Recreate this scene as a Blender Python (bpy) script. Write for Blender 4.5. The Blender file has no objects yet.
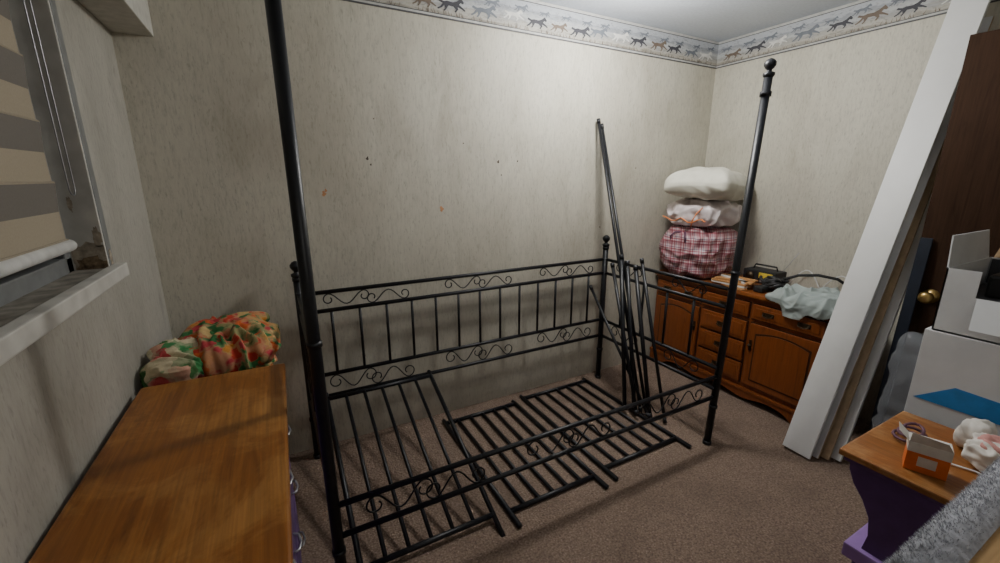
import bpy, bmesh, math, random
from mathutils import Vector, Matrix, noise, Quaternion
random.seed(4)
V=Vector
scene=bpy.context.scene

# ------------------------------------------------------------------ materials
def newmat(name):
    m=bpy.data.materials.new(name); m.use_nodes=True
    nt=m.node_tree; b=nt.nodes['Principled BSDF']
    return m,nt,b
def pos(nt,scale=(1,1,1),obj=False):
    mp=nt.nodes.new('ShaderNodeMapping'); mp.inputs['Scale'].default_value=scale
    if obj:
        tc=nt.nodes.new('ShaderNodeTexCoord'); nt.links.new(tc.outputs['Object'],mp.inputs['Vector'])
    else:
        g=nt.nodes.new('ShaderNodeNewGeometry'); nt.links.new(g.outputs['Position'],mp.inputs['Vector'])
    return mp
def ramp(nt,fac,stops,interp='LINEAR'):
    r=nt.nodes.new('ShaderNodeValToRGB'); r.color_ramp.interpolation=interp
    e=r.color_ramp.elements
    while len(e)<len(stops): e.new(0.5)
    for i,(p,c) in enumerate(stops):
        e[i].position=p; e[i].color=(c[0],c[1],c[2],1)
    nt.links.new(fac,r.inputs['Fac']); return r
def noi(nt,mp,scale,detail=4,rough=.5,dist=0):
    n=nt.nodes.new('ShaderNodeTexNoise'); n.inputs['Scale'].default_value=scale
    n.inputs['Detail'].default_value=detail; n.inputs['Roughness'].default_value=rough
    n.inputs['Distortion'].default_value=dist
    nt.links.new(mp.outputs['Vector'],n.inputs['Vector']); return n
def mix(nt,fac,a,b,bt='MIX'):
    m=nt.nodes.new('ShaderNodeMixRGB'); m.blend_type=bt
    for s,v in (('Fac',fac),('Color1',a),('Color2',b)):
        if isinstance(v,(int,float)): m.inputs[s].default_value=v
        elif isinstance(v,tuple): m.inputs[s].default_value=(v[0],v[1],v[2],1)
        else: nt.links.new(v,m.inputs[s])
    return m.outputs['Color']
def bump(nt,b,h,strength=.3,dist=.002):
    bp=nt.nodes.new('ShaderNodeBump'); bp.inputs['Strength'].default_value=strength; bp.inputs['Distance'].default_value=dist
    nt.links.new(h,bp.inputs['Height']); nt.links.new(bp.outputs['Normal'],b.inputs['Normal'])
def plain(name,col,rough=.5,metal=0,var=.12,nscale=30,bmp=.1,emit=None,alpha=None):
    m,nt,b=newmat(name)
    mp=pos(nt); n=noi(nt,mp,nscale,3)
    c=ramp(nt,n.outputs['Fac'],[(.3,tuple(x*(1-var) for x in col)),(.7,tuple(min(1,x*(1+var)) for x in col))])
    nt.links.new(c.outputs['Color'],b.inputs['Base Color'])
    b.inputs['Roughness'].default_value=rough; b.inputs['Metallic'].default_value=metal
    if bmp: bump(nt,b,n.outputs['Fac'],bmp,.001)
    if emit:
        b.inputs['Emission Color'].default_value=(*emit[0],1); b.inputs['Emission Strength'].default_value=emit[1]
    if alpha is not None: b.inputs['Alpha'].default_value=alpha
    return m
def wallmat(name,base,dirt,dirtamt=.5):
    m,nt,b=newmat(name)
    streak=noi(nt,pos(nt,(110,110,24)),1.0,4,.7)
    fleck=noi(nt,pos(nt,(130,130,36)),1.0,2,.6)
    big=noi(nt,pos(nt,(1,1,.6)),1.5,5,.62,.5)
    sm=noi(nt,pos(nt,(1,1,.30)),5,4,.6,.5)
    tiny=noi(nt,pos(nt,(1,1,.5)),16,2,.5,.3)
    c1=ramp(nt,streak.outputs['Fac'],[(.30,tuple(x*.80 for x in base)),(.48,base),(.75,tuple(min(1,x*1.10) for x in base))])
    fk=ramp(nt,fleck.outputs['Fac'],[(.60,(0,0,0)),(.70,(.60,.60,.60))])
    c2=mix(nt,fk.outputs['Color'],c1.outputs['Color'],tuple(x*.62 for x in base))
    f=ramp(nt,big.outputs['Fac'],[(.45,(0,0,0)),(.75,(dirtamt,)*3)])
    c3=mix(nt,f.outputs['Color'],c2,dirt)
    f2=ramp(nt,sm.outputs['Fac'],[(.54,(0,0,0)),(.76,(dirtamt*.9,)*3)])
    c3=mix(nt,f2.outputs['Color'],c3,dirt)
    f3=ramp(nt,tiny.outputs['Fac'],[(.73,(0,0,0)),(.80,(dirtamt*.9,)*3)])
    c3=mix(nt,f3.outputs['Color'],c3,dirt)
    nt.links.new(c3,b.inputs['Base Color']); b.inputs['Roughness'].default_value=.6
    bump(nt,b,streak.outputs['Fac'],.4,.0015)
    return m
def woodmat(name,stops,axis='Y',scale=1.0,rough=.35,blotch=None,spec=.5):
    m,nt,b=newmat(name)
    s={'X':(1.2,14,14),'Y':(14,1.2,14),'Z':(14,14,1.2)}[axis]
    g=noi(nt,pos(nt,tuple(x*scale for x in s)),2.2,6,.62,1.2)
    f=noi(nt,pos(nt,tuple(x*scale*(6 if x>2 else 1.5) for x in s)),2.0,3,.5)
    c=ramp(nt,g.outputs['Fac'],stops)
    col=mix(nt,.35,c.outputs['Color'],f.outputs['Fac'],'OVERLAY')
    if blotch:
        bl=noi(nt,pos(nt),blotch[0],6,.7,.5)
        fr=ramp(nt,bl.outputs['Fac'],[(.46,(0,0,0)),(.62,(blotch[2],)*3)])
        light=mix(nt,.6,blotch[1],f.outputs['Fac'],'OVERLAY')
        col=mix(nt,fr.outputs['Color'],col,light)
    nt.links.new(col,b.inputs['Base Color']); b.inputs['Roughness'].default_value=rough
    b.inputs['Specular IOR Level'].default_value=spec
    bump(nt,b,f.outputs['Fac'],.12,.001)
    return m

M={}
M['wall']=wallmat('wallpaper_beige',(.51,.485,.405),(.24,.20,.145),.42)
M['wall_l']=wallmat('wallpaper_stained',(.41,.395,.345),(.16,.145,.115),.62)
M['ceil']=plain('ceiling_paint',(.58,.62,.69),.9,0,.06,60,.5)
# carpet
m,nt,b=newmat('carpet_berber')
vo=nt.nodes.new('ShaderNodeTexVoronoi'); vo.inputs['Scale'].default_value=95
mp=pos(nt,(1,1.3,1)); nt.links.new(mp.outputs['Vector'],vo.inputs['Vector'])
fl=noi(nt,pos(nt),130,3,.6); big=noi(nt,pos(nt),2.1,4,.6,.3)
c=ramp(nt,fl.outputs['Fac'],[(.28,(.145,.098,.072)),(.5,(.27,.195,.148)),(.72,(.40,.30,.235))])
d=ramp(nt,vo.outputs['Distance'],[(0,(1,1,1)),(.75,(.55,.52,.50))])
cc=mix(nt,.85,c.outputs['Color'],d.outputs['Color'],'MULTIPLY')
f=ramp(nt,big.outputs['Fac'],[(.50,(0,0,0)),(.66,(.5,.5,.5))])
cc=mix(nt,f.outputs['Color'],cc,(.11,.075,.055))
nt.links.new(cc,b.inputs['Base Color']); b.inputs['Roughness'].default_value=.95
inv=nt.nodes.new('ShaderNodeMath'); inv.operation='MULTIPLY'; inv.inputs[1].default_value=-1
nt.links.new(vo.outputs['Distance'],inv.inputs[0]); bump(nt,b,inv.outputs[0],.8,.004)
M['carpet']=m
# border paper
m,nt,b=newmat('border_paper')
n1=noi(nt,pos(nt,(5,5,26)),1.6,6,.65,.9)
n2=noi(nt,pos(nt,(26,26,60)),1.6,4,.65,.6)
sx=nt.nodes.new('ShaderNodeSeparateXYZ'); g=nt.nodes.new('ShaderNodeNewGeometry'); nt.links.new(g.outputs['Position'],sx.inputs[0])
mr=nt.nodes.new('ShaderNodeMapRange'); mr.inputs['From Min'].default_value=2.22; mr.inputs['From Max'].default_value=2.40
nt.links.new(sx.outputs['Z'],mr.inputs['Value'])
ad=nt.nodes.new('ShaderNodeMath'); ad.operation='MULTIPLY_ADD'; ad.inputs[1].default_value=.55
nt.links.new(n1.outputs['Fac'],ad.inputs[0]); nt.links.new(mr.outputs['Result'],ad.inputs[2])
c=ramp(nt,ad.outputs[0],[(.22,(.15,.14,.12)),(.38,(.26,.24,.20)),(.50,(.40,.38,.33)),(.62,(.30,.30,.29)),(.74,(.42,.43,.43)),(.92,(.25,.265,.29)),(1.0,(.38,.40,.43))])
fk=ramp(nt,n2.outputs['Fac'],[(.54,(0,0,0)),(.64,(.45,.45,.45))])
cc=mix(nt,fk.outputs['Color'],c.outputs['Color'],(.14,.135,.13))
nt.links.new(cc,b.inputs['Base Color']); b.inputs['Roughness'].default_value=.6
M['border']=m
M['border_line']=plain('border_edge_line',(.07,.07,.075),.6)
M['border_pale']=plain('border_edge_pale',(.42,.42,.40),.6)
M['duck_dark']=plain('print_dark',(.045,.045,.055),.7)
M['duck_brown']=plain('print_brown',(.14,.105,.08),.7)
M['duck_grey']=plain('print_bluegrey',(.14,.155,.18),.7)
M['duck_white']=plain('print_white',(.58,.57,.54),.7)
M['bed']=plain('black_powder_coat_metal',(.006,.007,.010),.42,.1,.15,60,.05)
M['soffit']=plain('painted_soffit',(.50,.49,.44),.6)
M['trimw']=plain('white_trim_paint',(.52,.51,.47),.5,0,.18,12)
M['trimdirty']=plain('dirty_sill',(.23,.21,.175),.7,0,.5,22,.4)
M['alu']=plain('window_aluminium',(.24,.25,.25),.4,.3,.1)
M['glass']=plain('night_glass',(.02,.022,.028),.08,0,.05,5,0)
M['shade_a']=plain('shade_band_beige',(.35,.30,.22),.85,0,.05,200)
M['shade_b']=plain('shade_band_grey',(.16,.145,.125),.85,0,.05,200)
M['shade_bar']=plain('shade_bar_white',(.72,.72,.70),.4)
M['rot']=plain('water_damage',(.19,.135,.08),.9,0,.7,70,.8)
M['rot2']=plain('peeling_paint',(.36,.31,.24),.9,0,.35,60,.8)
M['oak']=woodmat('worn_oak_top',[(.25,(.10,.028,.004)),(.45,(.20,.066,.008)),(.6,(.27,.096,.014)),(.8,(.14,.045,.006))],'Y',1,.36,(5.0,(.40,.19,.05),.62))
M['oak2']=woodmat('nightstand_top_wood',[(.25,(.15,.050,.010)),(.5,(.28,.10,.02)),(.8,(.19,.065,.013))],'Y',1,.4,(9,(.45,.25,.10),.5))
M['purple']=plain('purple_paint',(.10,.045,.17),.5,0,.12,20)
M['purple_l']=plain('light_purple_paint',(.33,.19,.50),.5,0,.08,20)
M['purple_m']=plain('mid_purple_paint',(.13,.07,.21),.5,0,.08,20)
M['maple']=woodmat('maple_dresser_wood',[(.25,(.12,.030,.007)),(.5,(.21,.057,.012)),(.8,(.15,.040,.009))],'Z',1.2,.32)
M['maple_top']=woodmat('maple_dresser_top',[(.25,(.16,.045,.011)),(.5,(.27,.082,.018)),(.8,(.19,.056,.012))],'Y',1.2,.28)
M['maple_d']=plain('dresser_groove_dark',(.035,.012,.005),.5)
M['brass']=plain('aged_brass',(.50,.34,.12),.3,.9,.1)
M['antique']=plain('antique_pull_metal',(.07,.05,.03),.4,.8,.1)
M['nickel']=plain('grey_metal_pull',(.35,.35,.37),.35,.7,.1)
M['door']=woodmat('dark_brown_door',[(.3,(.026,.012,.006)),(.55,(.048,.023,.012)),(.8,(.034,.016,.008))],'Z',1,.7,None,.15)
M['white']=plain('white_laminate',(.72,.72,.71),.45,0,.03,8,0)
M['mdf']=plain('mdf_edge',(.42,.31,.19),.8)
M['navy']=plain('navy_board',(.008,.014,.028),.6)
M['cardw']=plain('white_cardboard',(.60,.61,.62),.7,0,.06,10)
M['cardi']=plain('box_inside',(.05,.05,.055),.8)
M['cardb']=plain('brown_cardboard',(.33,.22,.12),.8)
M['blue']=plain('blue_print',(.03,.20,.50),.5)
M['orange']=plain('orange_print',(.75,.17,.03),.5)
M['yellow']=plain('yellow_print',(.70,.52,.05),.5)
M['black']=plain('black_plastic',(.012,.012,.013),.5)
M['paper']=plain('thin_wood_slat',(.46,.23,.085),.6,0,.2,25)
M['paper2']=plain('dark_wood_slat',(.24,.10,.04),.6,0,.2,25)
M['paperw']=plain('white_paper',(.68,.65,.6),.7)
M['pillow']=plain('pillow_cotton',(.64,.62,.53),.9,0,.08,12,.3)
M['pink']=plain('pink_cloth',(.62,.30,.27),.8)
M['cable']=plain('cable_white',(.65,.65,.63),.5)
M['cabled']=plain('cable_plum',(.12,.05,.09),.5)
M['orangestring']=plain('orange_drawstring',(.75,.25,.08),.6)
M['mint']=plain('pale_mint_cloth',(.62,.70,.68),.9,0,.06,18,.2)
M['pine']=woodmat('pine_board',[(.3,(.34,.20,.08)),(.6,(.45,.29,.13)),(.8,(.38,.24,.10))],'X',1,.6)
M['plush']=plain('grey_plush',(.42,.43,.47),.95,0,.25,60,.6)
M['hole']=plain('nail_hole_dark',(.06,.045,.035),.9)
M['spot']=plain('wall_spot_tan',(.48,.24,.12),.9)
M['lamp']=plain('lamp_glass',(.9,.9,.9),.4,0,0,5,0,emit=((1,.99,.97),13))
M['bagw']=plain('white_plastic_bag',(.70,.62,.62),.35,0,.10,20,.3)
m,nt,b=newmat('clear_plastic_sheet'); b.inputs['Base Color'].default_value=(.35,.37,.40,1); b.inputs['Roughness'].default_value=.2; b.inputs['Alpha'].default_value=.35
M['plastic']=m
# plaid
m,nt,b=newmat('plaid_bag_fabric')
def stripes(nt,axis,freq,stops):
    g=pos(nt); s=nt.nodes.new('ShaderNodeSeparateXYZ'); nt.links.new(g.outputs[0],s.inputs[0])
    mu=nt.nodes.new('ShaderNodeMath'); mu.operation='MULTIPLY'; mu.inputs[1].default_value=freq
    if axis=='H':
        a=nt.nodes.new('ShaderNodeMath'); a.operation='SUBTRACT'; nt.links.new(s.outputs['X'],a.inputs[0]); nt.links.new(s.outputs['Y'],a.inputs[1]); nt.links.new(a.outputs[0],mu.inputs[0])
    else: nt.links.new(s.outputs['Z'],mu.inputs[0])
    fr=nt.nodes.new('ShaderNodeMath'); fr.operation='FRACT'; nt.links.new(mu.outputs[0],fr.inputs[0])
    return ramp(nt,fr.outputs[0],stops,'CONSTANT').outputs['Color']
W=(.74,.66,.66);R=(.45,.17,.21);B_=(.22,.17,.27);P=(.58,.40,.43)
st=[(0,W),(.15,R),(.26,W),(.36,B_),(.42,W),(.6,P),(.85,R)]
cc=mix(nt,1.0,stripes(nt,'H',13,st),stripes(nt,'V',14,st),'MULTIPLY')
nt.links.new(cc,b.inputs['Base Color']); b.inputs['Roughness'].default_value=.45
M['plaid']=m
def floral(name,scale,stops,edgecol,ea):
    m,nt,b=newmat(name)
    mp=pos(nt); w=noi(nt,mp,14,3,.6)
    wm=nt.nodes.new('ShaderNodeVectorMath'); wm.operation='MULTIPLY_ADD'; wm.inputs[1].default_value=(.10,.10,.10)
    nt.links.new(w.outputs['Color'],wm.inputs[0]); nt.links.new(mp.outputs[0],wm.inputs[2])
    vo=nt.nodes.new('ShaderNodeTexVoronoi'); vo.inputs['Scale'].default_value=scale; nt.links.new(wm.outputs[0],vo.inputs['Vector'])
    sp=nt.nodes.new('ShaderNodeSeparateColor'); nt.links.new(vo.outputs['Color'],sp.inputs[0])
    c=ramp(nt,sp.outputs[0],stops,'CONSTANT')
    n2=noi(nt,mp,70,4,.7)
    cc=mix(nt,.45,c.outputs['Color'],n2.outputs['Fac'],'OVERLAY')
    e=ramp(nt,vo.outputs['Distance'],[(.42,(0,0,0)),(.62,(ea,)*3)])
    cc=mix(nt,e.outputs['Color'],cc,edgecol)
    nt.links.new(cc,b.inputs['Base Color']); b.inputs['Roughness'].default_value=.95; bump(nt,b,n2.outputs['Fac'],.4,.003)
    return m
M['floral']=floral('floral_fleece',24,[(0,(.42,.03,.015)),(.2,(.02,.12,.03)),(.40,(.50,.34,.14)),(.50,(.50,.09,.02)),(.60,(.48,.20,.03)),(.68,(.04,.17,.05)),(.86,(.42,.04,.05))],(.42,.30,.14),.6)
M['rose']=floral('rose_fleece',20,[(0,(.52,.46,.30)),(.22,(.42,.06,.06)),(.38,(.50,.42,.27)),(.50,(.04,.20,.06)),(.66,(.48,.26,.18)),(.80,(.05,.14,.04))],(.48,.42,.28),.5)

# ------------------------------------------------------------------ builder
class Bd:
    def __init__(s,name): s.name=name; s.bm=bmesh.new(); s.mats=[]; s.xf=None
    def mi(s,k):
        if k not in s.mats: s.mats.append(k)
        return s.mats.index(k)
    def add(s,t,k,smooth=False):
        i=s.mi(k)
        for f in t.faces: f.material_index=i; f.smooth=smooth
        me=bpy.data.meshes.new('t'); t.to_mesh(me); t.free(); s.bm.from_mesh(me); bpy.data.meshes.remove(me)
    def box(s,lo,hi,k,bev=0,mat=None):
        t=bmesh.new(); bmesh.ops.create_cube(t,size=1)
        lo=V(lo);hi=V(hi);c=(lo+hi)/2;d=hi-lo
        for v in t.verts: v.co=V((v.co.x*d.x,v.co.y*d.y,v.co.z*d.z))+c
        if bev: bmesh.ops.bevel(t,geom=t.edges[:],offset=bev,segments=2,affect='EDGES',profile=.6)
        if mat is not None: t.transform(mat)
        s.add(t,k)
    def cyl(s,p0,p1,r,k,r2=None,seg=14,smooth=True):
        p0=V(p0);p1=V(p1);d=p1-p0;L=d.length
        t=bmesh.new(); bmesh.ops.create_cone(t,cap_ends=True,segments=seg,radius1=r,radius2=r if r2 is None else r2,depth=L)
        q=V((0,0,1)).rotation_difference(d.normalized())
        t.transform(Matrix.Translation((p0+p1)/2)@q.to_matrix().to_4x4())
        s.add(t,k,smooth)
    def sph(s,c,r,k,sc=(1,1,1),seg=20):
        t=bmesh.new(); bmesh.ops.create_uvsphere(t,u_segments=seg,v_segments=seg//2+2,radius=r)
        t.transform(Matrix.Translation(V(c))@Matrix.Diagonal((*sc,1))); s.add(t,k,True)
    def tube(s,pts,r,k,seg=6,closed=False):
        pts=[V(p) for p in pts]; t=bmesh.new(); rings=[]
        n=len(pts); up=None
        for i,p in enumerate(pts):
            a=pts[max(0,i-1)];b_=pts[min(n-1,i+1)]; d=(b_-a).normalized()
            if up is None:
                up=V((0,0,1)) if abs(d.z)<.9 else V((1,0,0))
            x=d.cross(up).normalized(); y=x.cross(d).normalized(); up=y
            rr=r if not callable(r) else r(i/(n-1))
            rings.append([t.verts.new(p+x*rr*math.cos(2*math.pi*j/seg)+y*rr*math.sin(2*math.pi*j/seg)) for j in range(seg)])
        for i in range(n-1):
            for j in range(seg):
                t.faces.new((rings[i][j],rings[i][(j+1)%seg],rings[i+1][(j+1)%seg],rings[i+1][j]))
        t.faces.new(rings[0][::-1]); t.faces.new(rings[-1])
        bmesh.ops.recalc_face_normals(t,faces=t.faces[:])
        s.add(t,k,True)
    def poly(s,pts,k,th=None,nrm=None):
        t=bmesh.new(); vs=[t.verts.new(V(p)) for p in pts]; f=t.faces.new(vs)
        if th:
            r=bmesh.ops.extrude_face_region(t,geom=[f]); vv=[g for g in r['geom'] if isinstance(g,bmesh.types.BMVert)]
            bmesh.ops.translate(t,verts=vv,vec=V(nrm)*th); bmesh.ops.recalc_face_normals(t,faces=t.faces[:])
        s.add(t,k)
    def lathe(s,c,prof,k,seg=20):
        t=bmesh.new(); rings=[]
        for (r,z) in prof:
            rings.append([t.verts.new(V(c)+V((r*math.cos(2*math.pi*j/seg),r*math.sin(2*math.pi*j/seg),z))) for j in range(seg)])
        for i in range(len(rings)-1):
            for j in range(seg): t.faces.new((rings[i][j],rings[i][(j+1)%seg],rings[i+1][(j+1)%seg],rings[i+1][j]))
        t.faces.new(rings[0][::-1]); t.faces.new(rings[-1]); s.add(t,k,True)
    def blob(s,c,half,k,e=.6,amp=.02,freq=6,sub=5,seed=0,fold=(1,1,1),rot=0,flatz=None,ridge=True,pinch=0,tilt=None,droop=0):
        t=bmesh.new(); bmesh.ops.create_icosphere(t,subdivisions=sub,radius=1)
        for v in t.verts:
            d=v.co.normalized()
            m=(abs(d.x)**(2/e)+abs(d.y)**(2/e)+abs(d.z)**(2/e))**(-e/2)
            p=d*m
            if pinch:
                edge=max(abs(p.x),abs(p.y))
                p.z*=1-pinch*edge**4
                p.y*=1-.12*(1-abs(p.x)**2)*abs(p.y)**3
                p.x*=1-.12*(1-abs(p.y)**2)*abs(p.x)**3
            q=V((p.x*half[0],p.y*half[1],p.z*half[2]))
            w=V((q.x*fold[0],q.y*fold[1],q.z*fold[2]))*freq+V((seed*7.3,seed*3.1,seed*1.7))
            w=w+V(noise.noise_vector(w*.5))*1.2
            nn=noise.noise(w)
            if ridge: nn=(1-abs(nn)*2.2)-.5
            nn+=.4*noise.noise(w*2.6)
            q+=d*nn*amp
            if droop: q.z-=droop*(p.x*p.x+p.y*p.y)
            if flatz is not None and q.z<flatz: q.z=flatz+(q.z-flatz)*.08
            v.co=q
        if tilt is not None: t.transform(tilt)
        t.transform(Matrix.Translation(V(c))@Matrix.Rotation(rot,4,'Z'))
        s.add(t,k,True)
    def done(s,xf=None):
        if xf is not None: s.bm.transform(xf)
        me=bpy.data.meshes.new(s.name)
        xs=[v.co for v in s.bm.verts]
        lo=V((min(v.x for v in xs),min(v.y for v in xs),min(v.z for v in xs))); hi=V((max(v.x for v in xs),max(v.y for v in xs),max(v.z for v in xs)))
        o=V(((lo.x+hi.x)/2,(lo.y+hi.y)/2,lo.z))
        bmesh.ops.translate(s.bm,verts=s.bm.verts[:],vec=-o)
        s.bm.to_mesh(me); s.bm.free()
        for k in s.mats: me.materials.append(M[k])
        ob=bpy.data.objects.new(s.name,me); ob.location=o; scene.collection.objects.link(ob)
        return ob

XL,XR,YB,YN,H=-.456,3.04,2.25,-1.1,2.40
# ------------------------------------------------------------------ room
b=Bd('floor'); b.box((XL-.25,YN-.1,-.05),(XR+.1,YB+.1,0),'carpet'); b.done()
b=Bd('ceiling'); b.box((XL-.25,YN-.1,H),(XR+.1,YB+.1,H+.05),'ceil'); b.done()
b=Bd('wall_back'); b.box((XL-.25,YB,0),(XR+.1,YB+.1,H),'wall'); b.done()
b=Bd('wall_right'); b.box((XR,YN-.1,0),(XR+.1,YB,H),'wall'); b.done()
b=Bd('wall_near'); b.box((XL-.25,YN-.1,0),(XR,YN,H),'wall'); b.done()
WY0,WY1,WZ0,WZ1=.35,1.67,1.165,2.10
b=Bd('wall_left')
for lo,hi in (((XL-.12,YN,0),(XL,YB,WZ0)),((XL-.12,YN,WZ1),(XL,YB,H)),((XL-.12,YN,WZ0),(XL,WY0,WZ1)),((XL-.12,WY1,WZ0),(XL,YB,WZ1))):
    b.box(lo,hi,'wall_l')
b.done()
b=Bd('wall_closet'); b.box((2.70,-.08,0),(XR,.02,H),'wall'); b.done()
b=Bd('trim_soffit'); b.box((XL,YN,1.97),(-.326,YB,H),'soffit',.004); b.done()

# window assembly
b=Bd('window_1')
x0=XL-.115
b.box((x0-.01,WY0,WZ0),(x0,WY1,WZ1),'glass')
for lo,hi in (((x0,WY0,WZ0),(x0+.04,WY0+.05,WZ1)),((x0,WY1-.05,WZ0),(x0+.04,WY1,WZ1)),((x0,WY0,WZ0),(x0+.04,WY1,WZ0+.05)),((x0,WY0,WZ1-.05),(x0+.04,WY1,WZ1)),
              ((x0,.99,WZ0),(x0+.03,1.03,WZ1))):
    b.box(lo,hi,'alu',.004)
b.box((XL-.11,WY1-.012,WZ0),(XL+.004,WY1+.004,WZ1),'trimw',.002)
b.box((XL-.004,WY1-.004,WZ0),(XL+.006,WY1+.035,WZ1),'alu',.002)
b.box((XL-.11,WY0,WZ1-.01),(XL,WY1,WZ1+.003),'trimw')
def patch(cx,cz_,r0,sd,k,off,sq=1.0,st=1.0):
    P=[]
    for i in range(36):
        a=2*math.pi*i/36; rr=r0*(1+.45*noise.noise(V((math.cos(a)*2.2,math.sin(a)*2.2,sd)))+.25*noise.noise(V((math.cos(a)*6,math.sin(a)*6,sd))))
        P.append((min(XL+.003,max(XL-.072,cx+rr*math.cos(a)*sq)),WY1-.0122-off,max(WZ0+.007,cz_+rr*st*math.sin(a))))
    b.poly(P,k,.0005,(0,-1,0))
patch(XL-.035,WZ0+.03,.050,1,'rot2',0,1,1.1); patch(XL-.03,WZ0+.012,.036,5,'rot',.0005,1,.9); patch(XL-.008,WZ0+.10,.014,3,'rot2',0,.7,2.2); patch(XL-.05,WZ0+.20,.008,7,'rot2',0,.7,2.5)
P=[]
for i in range(30):
    a=2*math.pi*i/30; rr=.022*(1+.6*noise.noise(V((math.cos(a)*2.2,math.sin(a)*2.2,9))))
    P.append((XL+.0062,WY1+.014+rr*math.cos(a)*.6,max(WZ0+.014,WZ0+.03+rr*1.5*math.sin(a))))
b.poly(P,'rot2',.0005,(1,0,0))
b.done()
b=Bd('trim_window_sill')
b.box((XL-.11,WY0-.02,WZ0-.002),(XL+.02,WY1,WZ0+.006),'trimdirty')
b.box((XL+.0,WY0-.06,WZ0-.03),(XL+.033,WY1+.05,WZ0+.012),'trimw',.004)
b.done()
b=Bd('zebra_roller_shade')
sx_=XL-.04
z=1.275; i=0
while z<2.04:
    h=.075
    b.poly([(sx_,WY0+.03,z),(sx_,WY1-.13,z),(sx_+(.006 if i%2 else 0),WY1-.13,z+h),(sx_+(.006 if i%2 else 0),WY0+.03,z+h)],'shade_b' if i%2 else 'shade_a',.0015,(1,0,0))
    if i%2==0: b.cyl((sx_+.004,WY0+.03,z),(sx_+.004,WY1-.13,z),.004,'shade_a',seg=8)
    z+=h; i+=1
b.cyl((sx_+.004,WY0+.03,1.26),(sx_+.004,WY1-.125,1.26),.016,'shade_bar',seg=16)
b.box((sx_-.02,WY0+.02,2.025),(sx_+.04,WY1-.11,2.088),'shade_bar',.006)
b.done()
b=Bd('shade_pull_chain')
top=2.02; bot=1.41; yc=1.60; w=.020
pts=[(sx_+.02,yc-w,top)]+[(sx_+.02,yc-w,top-(top-bot)*i/10) for i in range(1,11)]
pts+=[(sx_+.02,yc-w*math.cos(a),bot-w*math.sin(a)) for a in [math.pi*j/8 for j in range(1,8)]]
pts+=[(sx_+.02,yc+w,bot+(top-bot)*i/10) for i in range(0,11)]
b.tube(pts,.0016,'nickel',6)
b.done()

# border
b=Bd('wallpaper_border')
b.box((-.326,YB-.003,2.22),(XR,YB,2.398),'border'); b.box((XR-.003,YN,2.22),(XR,YB-.003,2.398),'border')
for z0,z1,k in ((2.22,2.227,'border_line'),(2.227,2.236,'border_pale'),(2.236,2.240,'border_line'),(2.380,2.384,'border_line'),(2.384,2.396,'border_pale')):
    b.box((-.326,YB-.0042,z0),(XR,YB-.003,z1),k); b.box((XR-.0042,YN,z0),(XR-.003,YB-.004,z1),k)
horse=[(.068,.020),(.060,.030),(.053,.037),(.044,.031),(.030,.021),(.010,.014),(-.020,.016),(-.036,.012),(-.058,.019),(-.064,.010),(-.042,.003),(-.056,-.013),(-.071,-.021),(-.066,-.026),(-.048,-.017),(-.034,-.004),(-.031,-.017),(-.040,-.027),(-.033,-.029),(-.022,-.016),(-.014,-.003),(.012,-.004),(.026,-.014),(.018,-.026),(.025,-.028),(.037,-.013),(.034,-.003),(.056,-.009),(.072,-.017),(.075,-.012),(.058,-.001),(.042,.008),(.050,.017),(.062,.013)]
def place(t,z,s,wall,k,flip,off=0):
    out=[]
    for x,y in horse:
        x*=s*(-1 if flip else 1); y*=s
        out.append((t+x,YB-.0036-off,z+y) if wall=='b' else (XR-.0036-off,t+x,z+y))
    b.poly(out,k,.0006,(0,-1,0) if wall=='b' else (-1,0,0))
for wall,t0,t1 in (('b',-.2,2.96),('r',.3,2.17)):
    t=t0; i=0
    while t<t1:
        place(t+.05,2.338+random.uniform(-.008,.008),random.uniform(.5,.7),wall,'duck_grey',wall=='r')
        place(t,2.292+random.uniform(-.010,.010),random.uniform(.85,1.1),wall,['duck_dark','duck_brown','duck_dark','duck_grey','duck_white'][i%5],wall=='r',.0007)
        for q in range(9):
            tt=t+random.uniform(-.08,.08); zz=2.241; hh=random.uniform(.010,.025); le=random.uniform(-.01,.01)
            if wall=='b': b.poly([(tt,YB-.0036,zz),(tt+.004,YB-.0036,zz),(tt+le+.001,YB-.0036,zz+hh)],'duck_brown',.0006,(0,-1,0))
            else: b.poly([(XR-.0036,tt,zz),(XR-.0036,tt+.004,zz),(XR-.0036,tt+le,zz+hh)],'duck_brown',.0006,(-1,0,0))
        t+=random.uniform(.14,.19); i+=1
b.done()
b=Bd('trim_wall_marks')
for x,z,r,k in ((.455,1.53,.008,'hole'),(1.20,1.525,.008,'hole'),(.235,1.36,.011,'spot'),(.84,1.265,.013,'spot'),(.245,1.375,.007,'spot'),(1.33,1.53,.005,'hole'),(.50,1.72,.004,'hole'),(2.0,1.10,.005,'hole'),(.47,1.50,.005,'hole'),(1.22,1.45,.004,'hole'),(.98,1.62,.004,'hole'),(2.3,1.5,.004,'hole')):
    P=[(x+r*(1+.5*math.sin(3*a+x*9))*math.cos(a)*.8,YB-.0002,z+r*(1+.3*math.cos(2*a+z*7))*math.sin(a)) for a in [2*math.pi*i/12 for i in range(12)]]
    b.poly(P,k,.0012,(0,-1,0))
b.done()
LX,LY=1.70,1.62
b=Bd('ceiling_lamp')
b.lathe((LX,LY,0),[(.10,2.398),(.16,2.395),(.165,2.375),(.15,2.35),(.12,2.325),(.07,2.308),(.01,2.302)][::-1],'lamp',32)
b.lathe((LX,LY,0),[(.175,2.378),(.18,2.385),(.18,2.399),(.17,2.399)],'nickel',32)
b.done()

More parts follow.
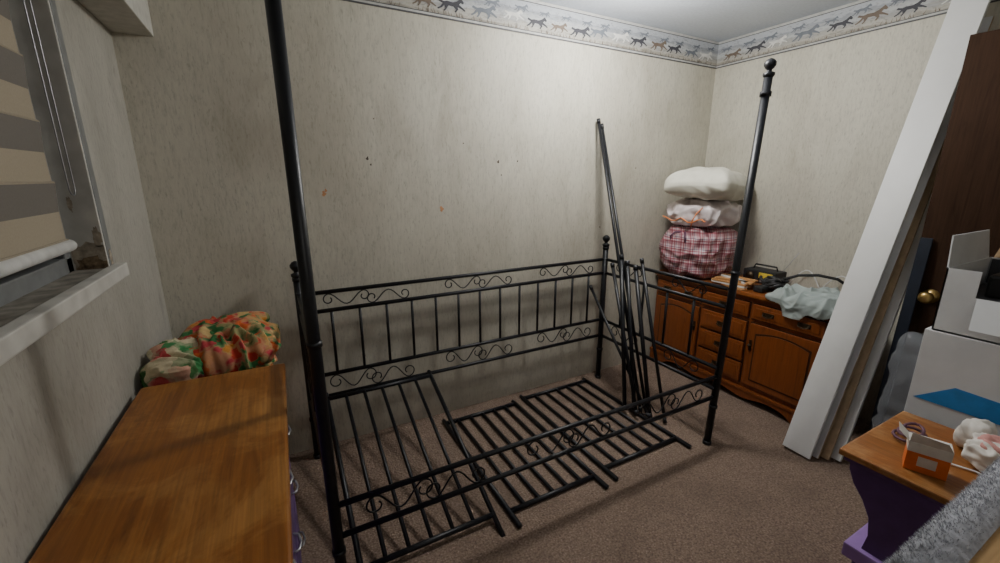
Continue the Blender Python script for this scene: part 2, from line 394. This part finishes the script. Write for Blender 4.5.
# ------------------------------------------------------------------ bed
X0,X1,Y0,Y1=.07,1.985,1.26,2.16
RP=.0185
b=Bd('canopy_daybed')
def post(x,y,top,lean=0):
    A=V((x,y,0)); T=V((x+lean,y,top))
    at=lambda z: A+(T-A)*(z/top)
    b.cyl(at(.012),T,RP,'bed',seg=18)
    b.cyl(A,at(.02),RP+.004,'bed',seg=18)
    b.lathe(T-V((0,0,0)),[(RP,-.01),(RP+.006,0),(RP+.006,.01),(.011,.016),(.011,.024),(.018,.030),(.025,.042),(.025,.054),(.016,.066),(.004,.072)],'bed')
    for zz in (.22,.96):
        if zz<top: b.cyl(at(zz),at(zz+.016),RP+.0035,'bed',seg=18)
    if top>1.5:
        b.cyl(at(top-.09),at(top-.07),RP+.006,'bed',seg=18); q=at(top-.08); b.cyl(q-V((.03,0,0)),q,.007,'bed')
post(X0,Y0,2.02,-.01); post(X1,Y0,1.89,.090); post(X0,Y1,.985); post(X1,Y1,.985)
def scroll(P,gap,side,L=.085):
    r0=gap*.36; h=gap*.46
    n=20; half=[]
    for i in range(n+1):
        a=math.pi/2-(i/n)*math.pi*1.75
        rr=r0*(1-.60*(i/n))
        half.append((L+rr*math.cos(a), h-r0+rr*math.sin(a)))
    left=[(-x,z) for x,z in half][::-1]
    mid=[(L*u,(h)-(h+gap*.30)*(math.cos(u*math.pi/2)**2)) for u in [-.85+.17*i for i in range(11)]]
    pts=left+mid+half
    b.tube([P(x,z*side) for x,z in pts],.0033,'bed',6)
def panel(A,Bp,zs_top,zs_low,nbars,groups,rr=.0105):
    A=V(A);Bp=V(Bp);D=(Bp-A);L=D.length;D.normalize()
    for zz in zs_top+zs_low:
        b.cyl((A.x,A.y,zz),(Bp.x,Bp.y,zz),rr,'bed',seg=10)
    for zs in (zs_top,zs_low):
        if len(zs)<2: continue
        zc=sum(zs)/2; gap=zs[0]-zs[1]-.016
        for gi in range(groups):
            tc=L*(gi+.5)/groups
            for off,side in ((-.105,1),(.105,-1)) if L>1.2 else ((0,1),):
                scroll(lambda x,z,tc=tc,off=off: A+D*(tc+off+x)+V((0,0,zc+z)),gap,side)
    if nbars:
        for i in range(nbars):
            p=A+D*(L*(i+1)/(nbars+1))
            b.cyl((p.x,p.y,zs_low[0]),(p.x,p.y,zs_top[-1]),.0075,'bed',seg=8)
panel((X0,Y1,0),(X1,Y1,0),[.89,.795],[.455,.335],13,3)
panel((X0,Y0,0),(X1,Y0,0),[],[.405,.285],0,3)
panel((X0,Y0,0),(X0,Y1,0),[.89,.795],[.455,.335],4,2)
panel((X1,Y0,0),(X1,Y1,0),[.89,.795],[.455,.335],4,2)
b.done()

def slat(name,x0,x1,back,front,n):
    b=Bd(name)
    P=lambda x,t: V((x,back[0]+(front[0]-back[0])*t,back[1]+(front[1]-back[1])*t))
    for x in (x0,x1): b.cyl(P(x,-.02),P(x,1.06),.0115,'bed',seg=8)
    for t in (.02,.95): b.cyl(P(x0,t),P(x1,t),.0115,'bed',seg=8)
    for i in range(n):
        x=x0+(x1-x0)*(i+1)/(n+1)
        b.cyl(P(x,.02),P(x,.95),.0088,'bed',seg=8)
    b.done()
slat('bed_slat_frame',.14,.69,(2.13,.350),(1.30,.016),5)
slat('bed_slat_frame.001',.77,1.25,(2.13,.013),(1.30,.013),5)
slat('bed_slat_frame.002',1.33,1.86,(2.16,.013),(1.32,.013),5)
def pole(p0,p1,r=.010,name='loose_bed_pole'):
    b=Bd(name); b.cyl(p0,p1,r,'bed',seg=12); d=(V(p1)-V(p0)).normalized()
    b.cyl(V(p1)-d*.03,V(p1),r*1.2,'bed',seg=12); b.cyl(V(p0),V(p0)+d*.03,r*1.2,'bed',seg=12); b.done()
pole((1.895,1.66,.012),(1.915,2.225,1.80))
pole((1.925,1.64,.012),(1.945,2.225,1.77),name='loose_bed_pole.001')
pole((1.80,1.70,.03),(1.925,1.95,.96),.013,'loose_bed_pole.002')
pole((1.84,1.66,.03),(1.93,1.90,.93),.013,'loose_bed_pole.003')
pole((1.89,1.58,.012),(1.94,1.84,.91),.013,'loose_bed_pole.004')
pole((1.86,1.56,.03),(1.83,2.12,.73),.009,'loose_bed_pole.005')
pole((1.93,1.50,.012),(1.945,1.80,.96),.010,'loose_bed_pole.006')
pole((1.82,1.62,.03),(1.90,2.00,.90),.011,'loose_bed_pole.007')

# ------------------------------------------------------------------ left dresser
b=Bd('purple_dresser')
dx0,dx1,dy0,dy1,dz=-.430,-.020,.38,1.60,.79
b.box((dx0,dy0,dz-.028),(dx1,dy1,dz),'oak',.006)
b.box((dx0+.01,dy0+.02,.08),(dx1-.03,dy1-.02,dz-.028),'purple',.003)
b.box((dx0+.02,dy0+.03,0),(dx1-.05,dy1-.03,.08),'purple')
b.box((dx0+.01,dy0+.015,dz-.045),(dx1-.022,dy1-.015,dz-.026),'purple')
for r in range(3):
    for c in range(2):
        y0=dy0+.045+c*.57; z0=.11+r*.215
        b.box((dx1-.040,y0,z0),(dx1-.024,y0+.55,z0+.195),'purple_m',.005)
        for yy in (y0+.15,y0+.40):
            b.tube([(dx1-.024,yy-.035,z0+.10),(dx1-.010,yy-.03,z0+.098),(dx1-.004,yy,z0+.096),(dx1-.010,yy+.03,z0+.098),(dx1-.024,yy+.035,z0+.10)],.004,'nickel')
b.done(Matrix.Translation((dx1,dy1,0))@Matrix.Rotation(-.020,4,'Z')@Matrix.Translation((-dx1,-dy1,0)))

b=Bd('floral_fleece_blanket')
b.blob((-.235,1.935,.40),(.165,.26,.42),'floral',.62,.020,7,6,2,(1,1,.6),flatz=-.395)
b.blob((-.205,1.92,.775),(.165,.23,.09),'floral',.7,.030,8,6,5,(1.6,.8,1))
for k_,(px,py,pz,sx2,sy2,an) in enumerate(((-.185,1.80,.80,.15,.055,.2),(-.20,1.91,.835,.13,.06,-.15),(-.18,2.03,.83,.12,.055,.3),(-.10,1.86,.775,.045,.17,.1))):
    b.blob((px,py,pz),(sx2,sy2,.042),'floral',.9,.012,12,5,8+k_,rot=an)
b.blob((-.355,1.72,.785),(.085,.085,.058),'rose',.8,.016,11,6,8,(1,2,1),rot=-.3)
b.blob((-.36,1.80,.82),(.075,.06,.045),'rose',.8,.014,13,6,12,(1,2,1),rot=.5)
b.done()

# ------------------------------------------------------------------ right dresser
b=Bd('maple_dresser')
fx,bx,y0,y1,tz=2.60,3.02,1.03,2.235,.735
b.box((fx-.03,y0-.02,tz-.028),(bx,y1,tz),'maple_top',.008)
b.box((fx-.012,y0-.008,tz-.045),(bx,y1-.005,tz-.027),'maple')
b.box((fx,y0,.09),(bx,y1-.01,tz-.04),'maple',.003)
b.box((fx-.018,y0-.012,.075),(bx,y1-.005,.10),'maple',.005)
pts=[]
n=60
for i in range(n+1):
    t=i/n; y=y0+(y1-y0-.01)*t
    e=min(t,1-t)
    zz=0 if e<.09 else min(.042,(e-.09)*.9)+(.012*math.cos((t-.5)*22) if e>.13 else 0)
    pts.append((fx-.012,y,max(0,zz)))
t=bmesh.new()
for i in range(n):
    a=pts[i];c=pts[i+1]
    vs=[V(a),V(c),V((fx-.012,c[1],.08)),V((fx-.012,a[1],.08))]
    vv=[t.verts.new(p) for p in vs]+[t.verts.new(p+V((.02,0,0))) for p in vs]
    for q in ((0,1,2,3),(7,6,5,4),(0,4,5,1),(1,5,6,2),(2,6,7,3),(3,7,4,0)): t.faces.new([vv[j] for j in q])
b.add(t,'maple')
b.box((fx+.02,y0,0),(bx,y0+.02,.09),'maple'); b.box((fx+.02,y1-.03,0),(bx,y1-.01,.09),'maple')
cols=[(y0+.03,y0+.43),(y0+.455,y0+.455+.32),(y0+.80,y1-.035)]
def drawer(ya,yb,za,zb,pulls):
    b.box((fx-.004,ya-.006,za-.006),(fx+.002,yb+.006,zb+.006),'maple_d')
    b.box((fx-.018,ya,za),(fx-.002,yb,zb),'maple',.006)
    b.box((fx-.022,ya+.022,za+.02),(fx-.016,yb-.022,zb-.02),'maple',.003)
    for f in pulls:
        yc=ya+(yb-ya)*f; zc=(za+zb)/2
        b.box((fx-.026,yc-.035,zc-.012),(fx-.021,yc+.035,zc+.014),'antique',.003)
        b.tube([(fx-.024,yc-.028,zc+.006),(fx-.038,yc-.026,zc-.006),(fx-.042,yc,zc-.013),(fx-.038,yc+.026,zc-.006),(fx-.024,yc+.028,zc+.006)],.0035,'antique')
def cdoor(ya,yb,za,zb,kn):
    b.box((fx-.004,ya-.006,za-.006),(fx+.002,yb+.006,zb+.006),'maple_d')
    b.box((fx-.018,ya,za),(fx-.002,yb,zb),'maple',.006)
    for off,k,th in ((.040,'maple_d',.0015),(.050,'maple',.006)):
        yl,yr,zb0,zt=ya+off,yb-off,za+off,zb-off-.02
        P=[(yl,zb0),(yr,zb0),(yr,zt)]
        m_=14
        for i in range(1,m_):
            s_=i/m_; P.append((yr+(yl-yr)*s_, zt+.028*math.sin(math.pi*s_)))
        P.append((yl,zt))
        b.poly([(fx-.018,p[0],p[1]) for p in P],k,th,(-1,0,0))
    yk=ya+.02 if kn<0 else yb-.02
    b.box((fx-.024,yk-.008,(za+zb)/2+.03),(fx-.017,yk+.008,(za+zb)/2+.10),'antique',.003)
    b.sph((fx-.032,yk,(za+zb)/2+.065),.010,'antique')
for (ya,yb) in cols: drawer(ya,yb,.575,.67,(.5,) if yb-ya<.33 else (.25,.75))
cdoor(cols[0][0],cols[0][1],.13,.545,1)
cdoor(cols[2][0],cols[2][1],.13,.545,-1)
for k_ in range(3): drawer(cols[1][0],cols[1][1],.13+k_*.143,.13+k_*.143+.128,(.5,))
b.done()

# laundry stack
b=Bd('plaid_laundry_bag'); b.blob((2.74,2.00,.917),(.240,.215,.185),'plaid',.6,.028,7,6,3,flatz=-.178)
for s_ in (-1,1): b.tube([(2.51,2.0+s_*.06+.0,.99),(2.495,2.0+s_*.06,1.03),(2.52,2.0+s_*.04,1.06),(2.57,2.0,1.06)],.007,'cabled')
b.done()
b=Bd('white_drawstring_bag'); b.blob((2.74,1.995,1.190),(.232,.210,.095),'bagw',.75,.030,9,6,9,flatz=-.082)
b.tube([(2.505+.012*math.sin(t),1.81+.03*t,1.15+.015*math.sin(t*1.3)) for t in range(12)],.005,'orangestring')
b.tube([(2.54,1.86,1.24),(2.51,1.88,1.20),(2.50,1.90,1.15),(2.505,1.91,1.11)],.004,'orangestring')
b.done()
b=Bd('bed_pillow'); b.blob((2.71,1.955,1.392),(.30,.24,.105),'pillow',.52,.014,5,6,4,rot=.25,pinch=.72,tilt=Matrix.Rotation(.08,4,'Y'),droop=.022); b.done()

b=Bd('wood_slat_stack')
for i in range(12):
    lay=i//3
    a=random.uniform(-.30,.30)-.15; mt=Matrix.Translation((2.62+.05*(i%3)+random.uniform(-.01,.01),1.645+random.uniform(-.015,.015),.7365+lay*.0125))@Matrix.Rotation(a,4,'Z')
    b.box((-.022,-.115,0),(.022,.115,.011),['paper','paper2','paper','paperw','paper','paper2','paper'][i%7],.001,mat=mt)
b.done()
b=Bd('black_radio')
b.box((2.86,1.50,.736),(2.99,1.72,.825),'black',.010)
b.box((2.857,1.52,.775),(2.862,1.61,.812),'yellow',.002); b.cyl((2.852,1.67,.78),(2.862,1.67,.78),.028,'antique',seg=20)
b.box((2.856,1.53,.748),(2.861,1.60,.764),'nickel',.002)
b.tube([(2.93,1.53,.825),(2.93,1.54,.852),(2.93,1.68,.852),(2.93,1.69,.825)],.006,'black'); b.cyl((2.97,1.52,.82),(2.99,1.45,.96),.002,'nickel')
b.done()
b=Bd('black_strap_bundle')
for k_ in range(8):
    cx,cy=2.76+random.uniform(-.04,.04),1.44+random.uniform(-.035,.035); r0=random.uniform(.035,.06); ph=random.uniform(0,6)
    b.tube([(cx+r0*math.cos(ph+t*.4)*(.7),cy+r0*1.2*math.sin(ph+t*.4),.752+.03*abs(math.sin(t*.5+ph))+k_*.005) for t in range(14)],.010,'black',6)
b.box((2.62,1.44,.737),(2.76,1.50,.775),'black',.01); b.box((2.70,1.40,.737),(2.80,1.44,.80),'black',.012)
b.tube([(2.78,1.44,.80),(2.84,1.36,.845),(2.88,1.27,.86),(2.91,1.18,.85),(2.93,1.10,.80)],.009,'black')
b.done()
b=Bd('white_power_cord')
b.tube([(2.99+.01*math.sin(t*.5),1.10+.020*t,.745+.11*abs(math.sin(t*.33))) for t in range(20)],.004,'cable')
b.done()
b=Bd('wrinkled_mint_cloth')
t=bmesh.new(); NU,NV=120,120; gv={}
for i in range(NU+1):
    for j in range(NV+1):
        u=-.10+.47*i/NU; v=-.24+.48*j/NV
        p=V((u*8,v*8,5.3)); p+=V(noise.noise_vector(p*.6))*1.1
        hgt=(1-abs(noise.noise(p))*2.2)*.034+.010*(1-abs(noise.noise(p*2.3))*2.5)
        hgt=max(.003,hgt+.012)
        a=math.atan2(v,u-.14); R=.215+.06*noise.noise(V((math.cos(a)*2.0,math.sin(a)*2.0,.7)))
        rr=math.hypot((u-.14)*.85,v)
        if rr>R: continue
        fall=min(1,(R-rr)/.06)
        hgt*=.3+.7*fall
        if u>=0: q=V((2.570+u,1.20+v*.95,.738+hgt+.018*fall))
        else: q=V((2.562-hgt*.5,1.20+v*.95,.752+u*1.0))
        if q.y<1.02: q.y=1.02-(1.02-q.y)*.2
        gv[(i,j)]=t.verts.new(q)
for i in range(NU):
    for j in range(NV):
        ks=[(i,j),(i+1,j),(i+1,j+1),(i,j+1)]
        if all(k in gv for k in ks): t.faces.new([gv[k] for k in ks])
bmesh.ops.solidify(t,geom=t.faces[:],thickness=.003)
b.add(t,'mint',True)
b.done()

# ------------------------------------------------------------------ boards, door
def board(name,p_bot,p_top,w,th,k,edge=None):
    b=Bd(name); p0=V(p_bot);p1=V(p_top);d=(p1-p0).normalized(); wv=V((0,1,0)); wv=(wv-d*wv.dot(d)).normalized(); n=d.cross(wv)
    L=(p1-p0).length
    mt=Matrix((( wv.x,n.x,d.x,p0.x),(wv.y,n.y,d.y,p0.y),(wv.z,n.z,d.z,p0.z),(0,0,0,1)))
    b.box((-w/2,-th/2,0),(w/2,th/2,L),k,.002,mat=mt)
    if edge: b.box((-w/2-.001,-th/2+.003,.001),(w/2+.001,th/2-.003,L-.001),edge,mat=mt)
    return b.done()
board('white_shelf_board',(2.325,.975,.012),(2.985,.90,2.33),.135,.018,'white')
board('white_shelf_board.001',(2.37,.955,.012),(3.00,.89,2.15),.13,.018,'cardw','mdf')
board('mdf_panel',(2.40,.905,.012),(3.00,.88,1.95),.10,.015,'mdf')
board('white_shelf_board.002',(2.44,.875,.012),(3.01,.87,1.75),.11,.018,'white')
board('navy_panel',(2.60,.772,.012),(2.705,.780,1.16),.045,.010,'navy')
b=Bd('plastic_sheet'); b.blob((2.45,.655,.38),(.05,.07,.38),'plastic',.5,.02,8,5,3); b.done()

b=Bd('door_1')
b.box((2.72,.03,.01),(2.76,.807,2.03),'door',.003)
yy=.72; kz=.89
b.cyl((2.72,yy,kz),(2.708,yy,kz),.032,'brass',seg=24); b.cyl((2.71,yy,kz),(2.675,yy,kz),.012,'brass'); b.sph((2.655,yy,kz),.029,'brass',(.8,1,1))
b.cyl((2.76,yy,kz),(2.775,yy,kz),.032,'brass',seg=24); b.cyl((2.77,yy,kz),(2.80,yy,kz),.012,'brass'); b.sph((2.81,yy,kz),.029,'brass',(.8,1,1))
b.box((2.732,.806,kz-.06),(2.748,.809,kz+.06),'brass')
b.done()

# boxes
bx0,bx1,by0,by1=2.05,2.55,.10,.545
b=Bd('white_cardboard_box')
b.box((bx0,by0,0),(bx1,by1,.46),'cardw',.002); b.box((bx0-.001,by0+.05,.02),(bx0,by1-.05,.2),'blue')
b.box((bx0+.05,by0+.19,.4595),(bx1-.05,by0+.25,.461),'mdf')
b.done()
b=Bd('white_cardboard_box.001')
b.box((bx0+.01,by0,.462),(bx1,by1-.005,.90),'cardw',.002)
b.poly([(bx0+.009,by1-.02,.635),(bx0+.009,by1-.12,.715),(bx0+.009,by0+.02,.70),(bx0+.009,by0+.02,.635)],'blue',.001,(-1,0,0))
b.done()
# open carton: thin walls, dark interior, four flaps standing open
b=Bd('open_storage_box')
z0=.902;z1=1.13; th=.005; fxb=bx0+.015; oy1=by1-.02; oy0=by0+.01; ox1=bx1-.05
b.box((fxb,oy0,z0),(ox1,oy1,z0+th),'cardw')
b.box((fxb,oy0,z0),(fxb+th,oy1,z1-.09),'cardw'); b.box((fxb,oy1-.085,z1-.09),(fxb+th,oy1,z1),'cardw')
b.box((ox1-th,oy0,z0),(ox1,oy1,z1),'cardw')
b.box((fxb,oy0,z0),(ox1,oy0+th,z1),'cardw'); b.box((fxb,oy1-th,z0),(ox1,oy1,z1),'cardw')
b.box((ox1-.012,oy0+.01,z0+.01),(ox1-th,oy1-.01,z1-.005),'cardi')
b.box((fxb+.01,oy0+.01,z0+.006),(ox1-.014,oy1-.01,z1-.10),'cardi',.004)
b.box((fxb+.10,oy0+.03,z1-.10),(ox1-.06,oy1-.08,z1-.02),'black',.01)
# far flap upright, leaning slightly outward ; side flap upright ; front flap folded down
b.poly([(fxb+.01,oy1,z1),(ox1-.01,oy1,z1),(ox1-.04,oy1+.012,z1+.11),(fxb+.03,oy1+.012,z1+.11)],'cardw',.004,(0,1,0))
b.poly([(ox1,oy0+.01,z1),(ox1,oy1-.01,z1),(ox1+.04,oy1-.03,z1+.12),(ox1+.04,oy0+.03,z1+.12)],'cardb',.004,(1,0,0))
b.poly([(fxb-.001,oy0+.01,z1-.09),(fxb-.001,oy1-.09,z1-.09),(fxb-.045,oy1-.10,z1-.19),(fxb-.045,oy0+.02,z1-.19)],'cardw',.003,(-1,0,0))
b.done()

# nightstand with curved sides
b=Bd('purple_nightstand')
nx0,nx1,ny0,ny1,nz=1.51,1.98,.05,.52,.60
yc=(ny0+ny1)/2; hw=(ny1-ny0)/2
b.box((nx0,ny0,nz-.022),(nx1,ny1,nz),'oak2',.006)
b.box((nx0+.015,ny0+.01,nz-.04),(nx1-.005,ny1-.012,nz-.021),'purple',.003)
prof=[(hw-.025,nz-.04),(hw-.028,nz-.07),(hw-.045,nz-.11),(hw-.075,nz-.15),(hw-.10,nz-.20),(hw-.108,nz-.26),(hw-.10,nz-.32)]
P=[(nx0+.03,yc+w_,z_) for w_,z_ in prof]+[(nx0+.03,yc-w_,z_) for w_,z_ in prof[::-1]]
b.poly(P,'purple',nx1-nx0-.045,(1,0,0))
b.box((nx0+.012,ny0+.04,.235),(nx1-.01,ny1-.06,.285),'purple_l',.006)
b.box((nx0+.03,ny0+.06,.06),(nx1-.02,ny1-.085,.236),'purple',.004)
b.box((nx0+.02,ny0+.05,.0),(nx1-.01,ny1-.075,.062),'purple_l',.005)
b.sph((nx0+.022,yc,nz-.13),.012,'nickel')
b.box((nx0+.018,yc-.13,.09),(nx0+.032,yc+.13,.21),'purple_l',.005); b.sph((nx0+.010,yc,.15),.012,'nickel')
b.done()
b=Bd('orange_bulb_carton')
mt=Matrix.Translation((1.61,.35,.601))@Matrix.Rotation(.35,4,'Z')
b.box((-.03,-.045,0),(.03,.045,.082),'orange',.001,mat=mt); b.box((-.0305,-.0455,.060),(.0305,.0455,.090),'paperw',mat=mt)
b.box((-.031,-.02,.02),(-.0302,.02,.05),'paperw',mat=mt)
b.poly([mt@V((-.03,-.045,.090)),mt@V((-.03,.045,.090)),mt@V((-.045,.045,.125)),mt@V((-.045,-.03,.118))],'paperw',.001,(1,0,0))
b.poly([mt@V((-.03,.045,.090)),mt@V((.03,.045,.090)),mt@V((.03,.07,.115)),mt@V((-.03,.07,.115))],'paperw',.001,(0,1,0))
b.done()
b=Bd('crumpled_tissue_pack'); b.blob((1.80,.26,.640),(.07,.055,.038),'paperw',.7,.022,18,5,4,flatz=-.036); b.blob((1.80,.26,.672),(.045,.035,.018),'pink',.8,.012,26,4,6)
b.blob((1.88,.32,.65),(.05,.035,.045),'paperw',.5,.010,20,4,2,flatz=-.045); b.done()
b=Bd('charger_cable'); b.tube([(1.76+.05*math.cos(t*.5),.43+.045*math.sin(t*.5)*(1-.02*t),.606+.0014*t) for t in range(30)],.0045,'cabled'); b.tube([(1.70,.33,.606),(1.72,.27,.606),(1.70,.2,.606),(1.74,.13,.606)],.003,'cable'); b.done()

# cat tree
b=Bd('carpeted_cat_tree')
cx0,cx1,cy0,cy1,cz=.80,1.45,-.35,.18,.86
b.box((cx0+.02,cy0+.02,cz-.03),(cx1-.02,cy1-.045,cz-.004),'pine')
b.tube([(cx0+.0,cy1-.03,cz-.02),(cx0+.3,cy1-.03,cz-.02),(cx1,cy1-.03,cz-.02)],.034,'plush',12)
b.tube([(cx0+.0,cy0,cz-.02),(cx0,cy1-.03,cz-.02)],.034,'plush',12)
b.cyl((1.12,-.08,.03),(1.12,-.08,cz-.03),.05,'plush',seg=20)
b.box((.85,-.33,0),(1.40,.13,.03),'plush',.008)
t=bmesh.new()
for i in range(16000):
    a=random.uniform(-.6,math.pi+.6)
    if random.random()<.75: base=V((random.uniform(cx0-.02,cx1+.02),cy1-.03,cz-.02)); nrm=V((0,math.cos(a),math.sin(a)))
    else: base=V((cx0,random.uniform(cy0,cy1-.03),cz-.02)); nrm=V((math.cos(a),0,math.sin(a)))
    p=base+nrm*.032; d=(nrm+V((random.uniform(-.8,.8),random.uniform(-.8,.8),random.uniform(-.8,.8)))).normalized()
    s_=d.cross(V((.3,.5,.8))).normalized()*.0011
    q=p+d*random.uniform(.004,.009)
    t.faces.new([t.verts.new(p-s_),t.verts.new(p+s_),t.verts.new(q)])
b.add(t,'plush')
b.done()

# ------------------------------------------------------------------ light
def light(name,typ,loc,e,size=.1,col=(1,1,1),rot=(0,0,0)):
    l=bpy.data.lights.new(name,typ); l.energy=e; l.color=col
    if typ=='AREA': l.shape='DISK'; l.size=size
    else: l.shadow_soft_size=size
    o=bpy.data.objects.new(name,l); o.location=loc; o.rotation_euler=rot; scene.collection.objects.link(o)
light('ceiling_lamp_light','POINT',(LX,LY,2.21),49,.09,(1,.98,.93))
light('added_fill_light','AREA',(.6,-1.0,2.0),4.5,.6,(1,.97,.92),(math.radians(65),0,0))  # unseen fill lamp, added behind the camera to brighten the foreground
w=bpy.data.worlds.new('night'); scene.world=w; w.use_nodes=True
w.node_tree.nodes['Background'].inputs[0].default_value=(.02,.025,.04,1)

cam=bpy.data.cameras.new('camera'); cam.sensor_width=36; cam.lens=15.12; cam.clip_start=.02
co=bpy.data.objects.new('camera',cam); scene.collection.objects.link(co)
co.location=(0,0,1.44); co.rotation_euler=(math.radians(76),0,math.radians(-28.3))
scene.camera=co
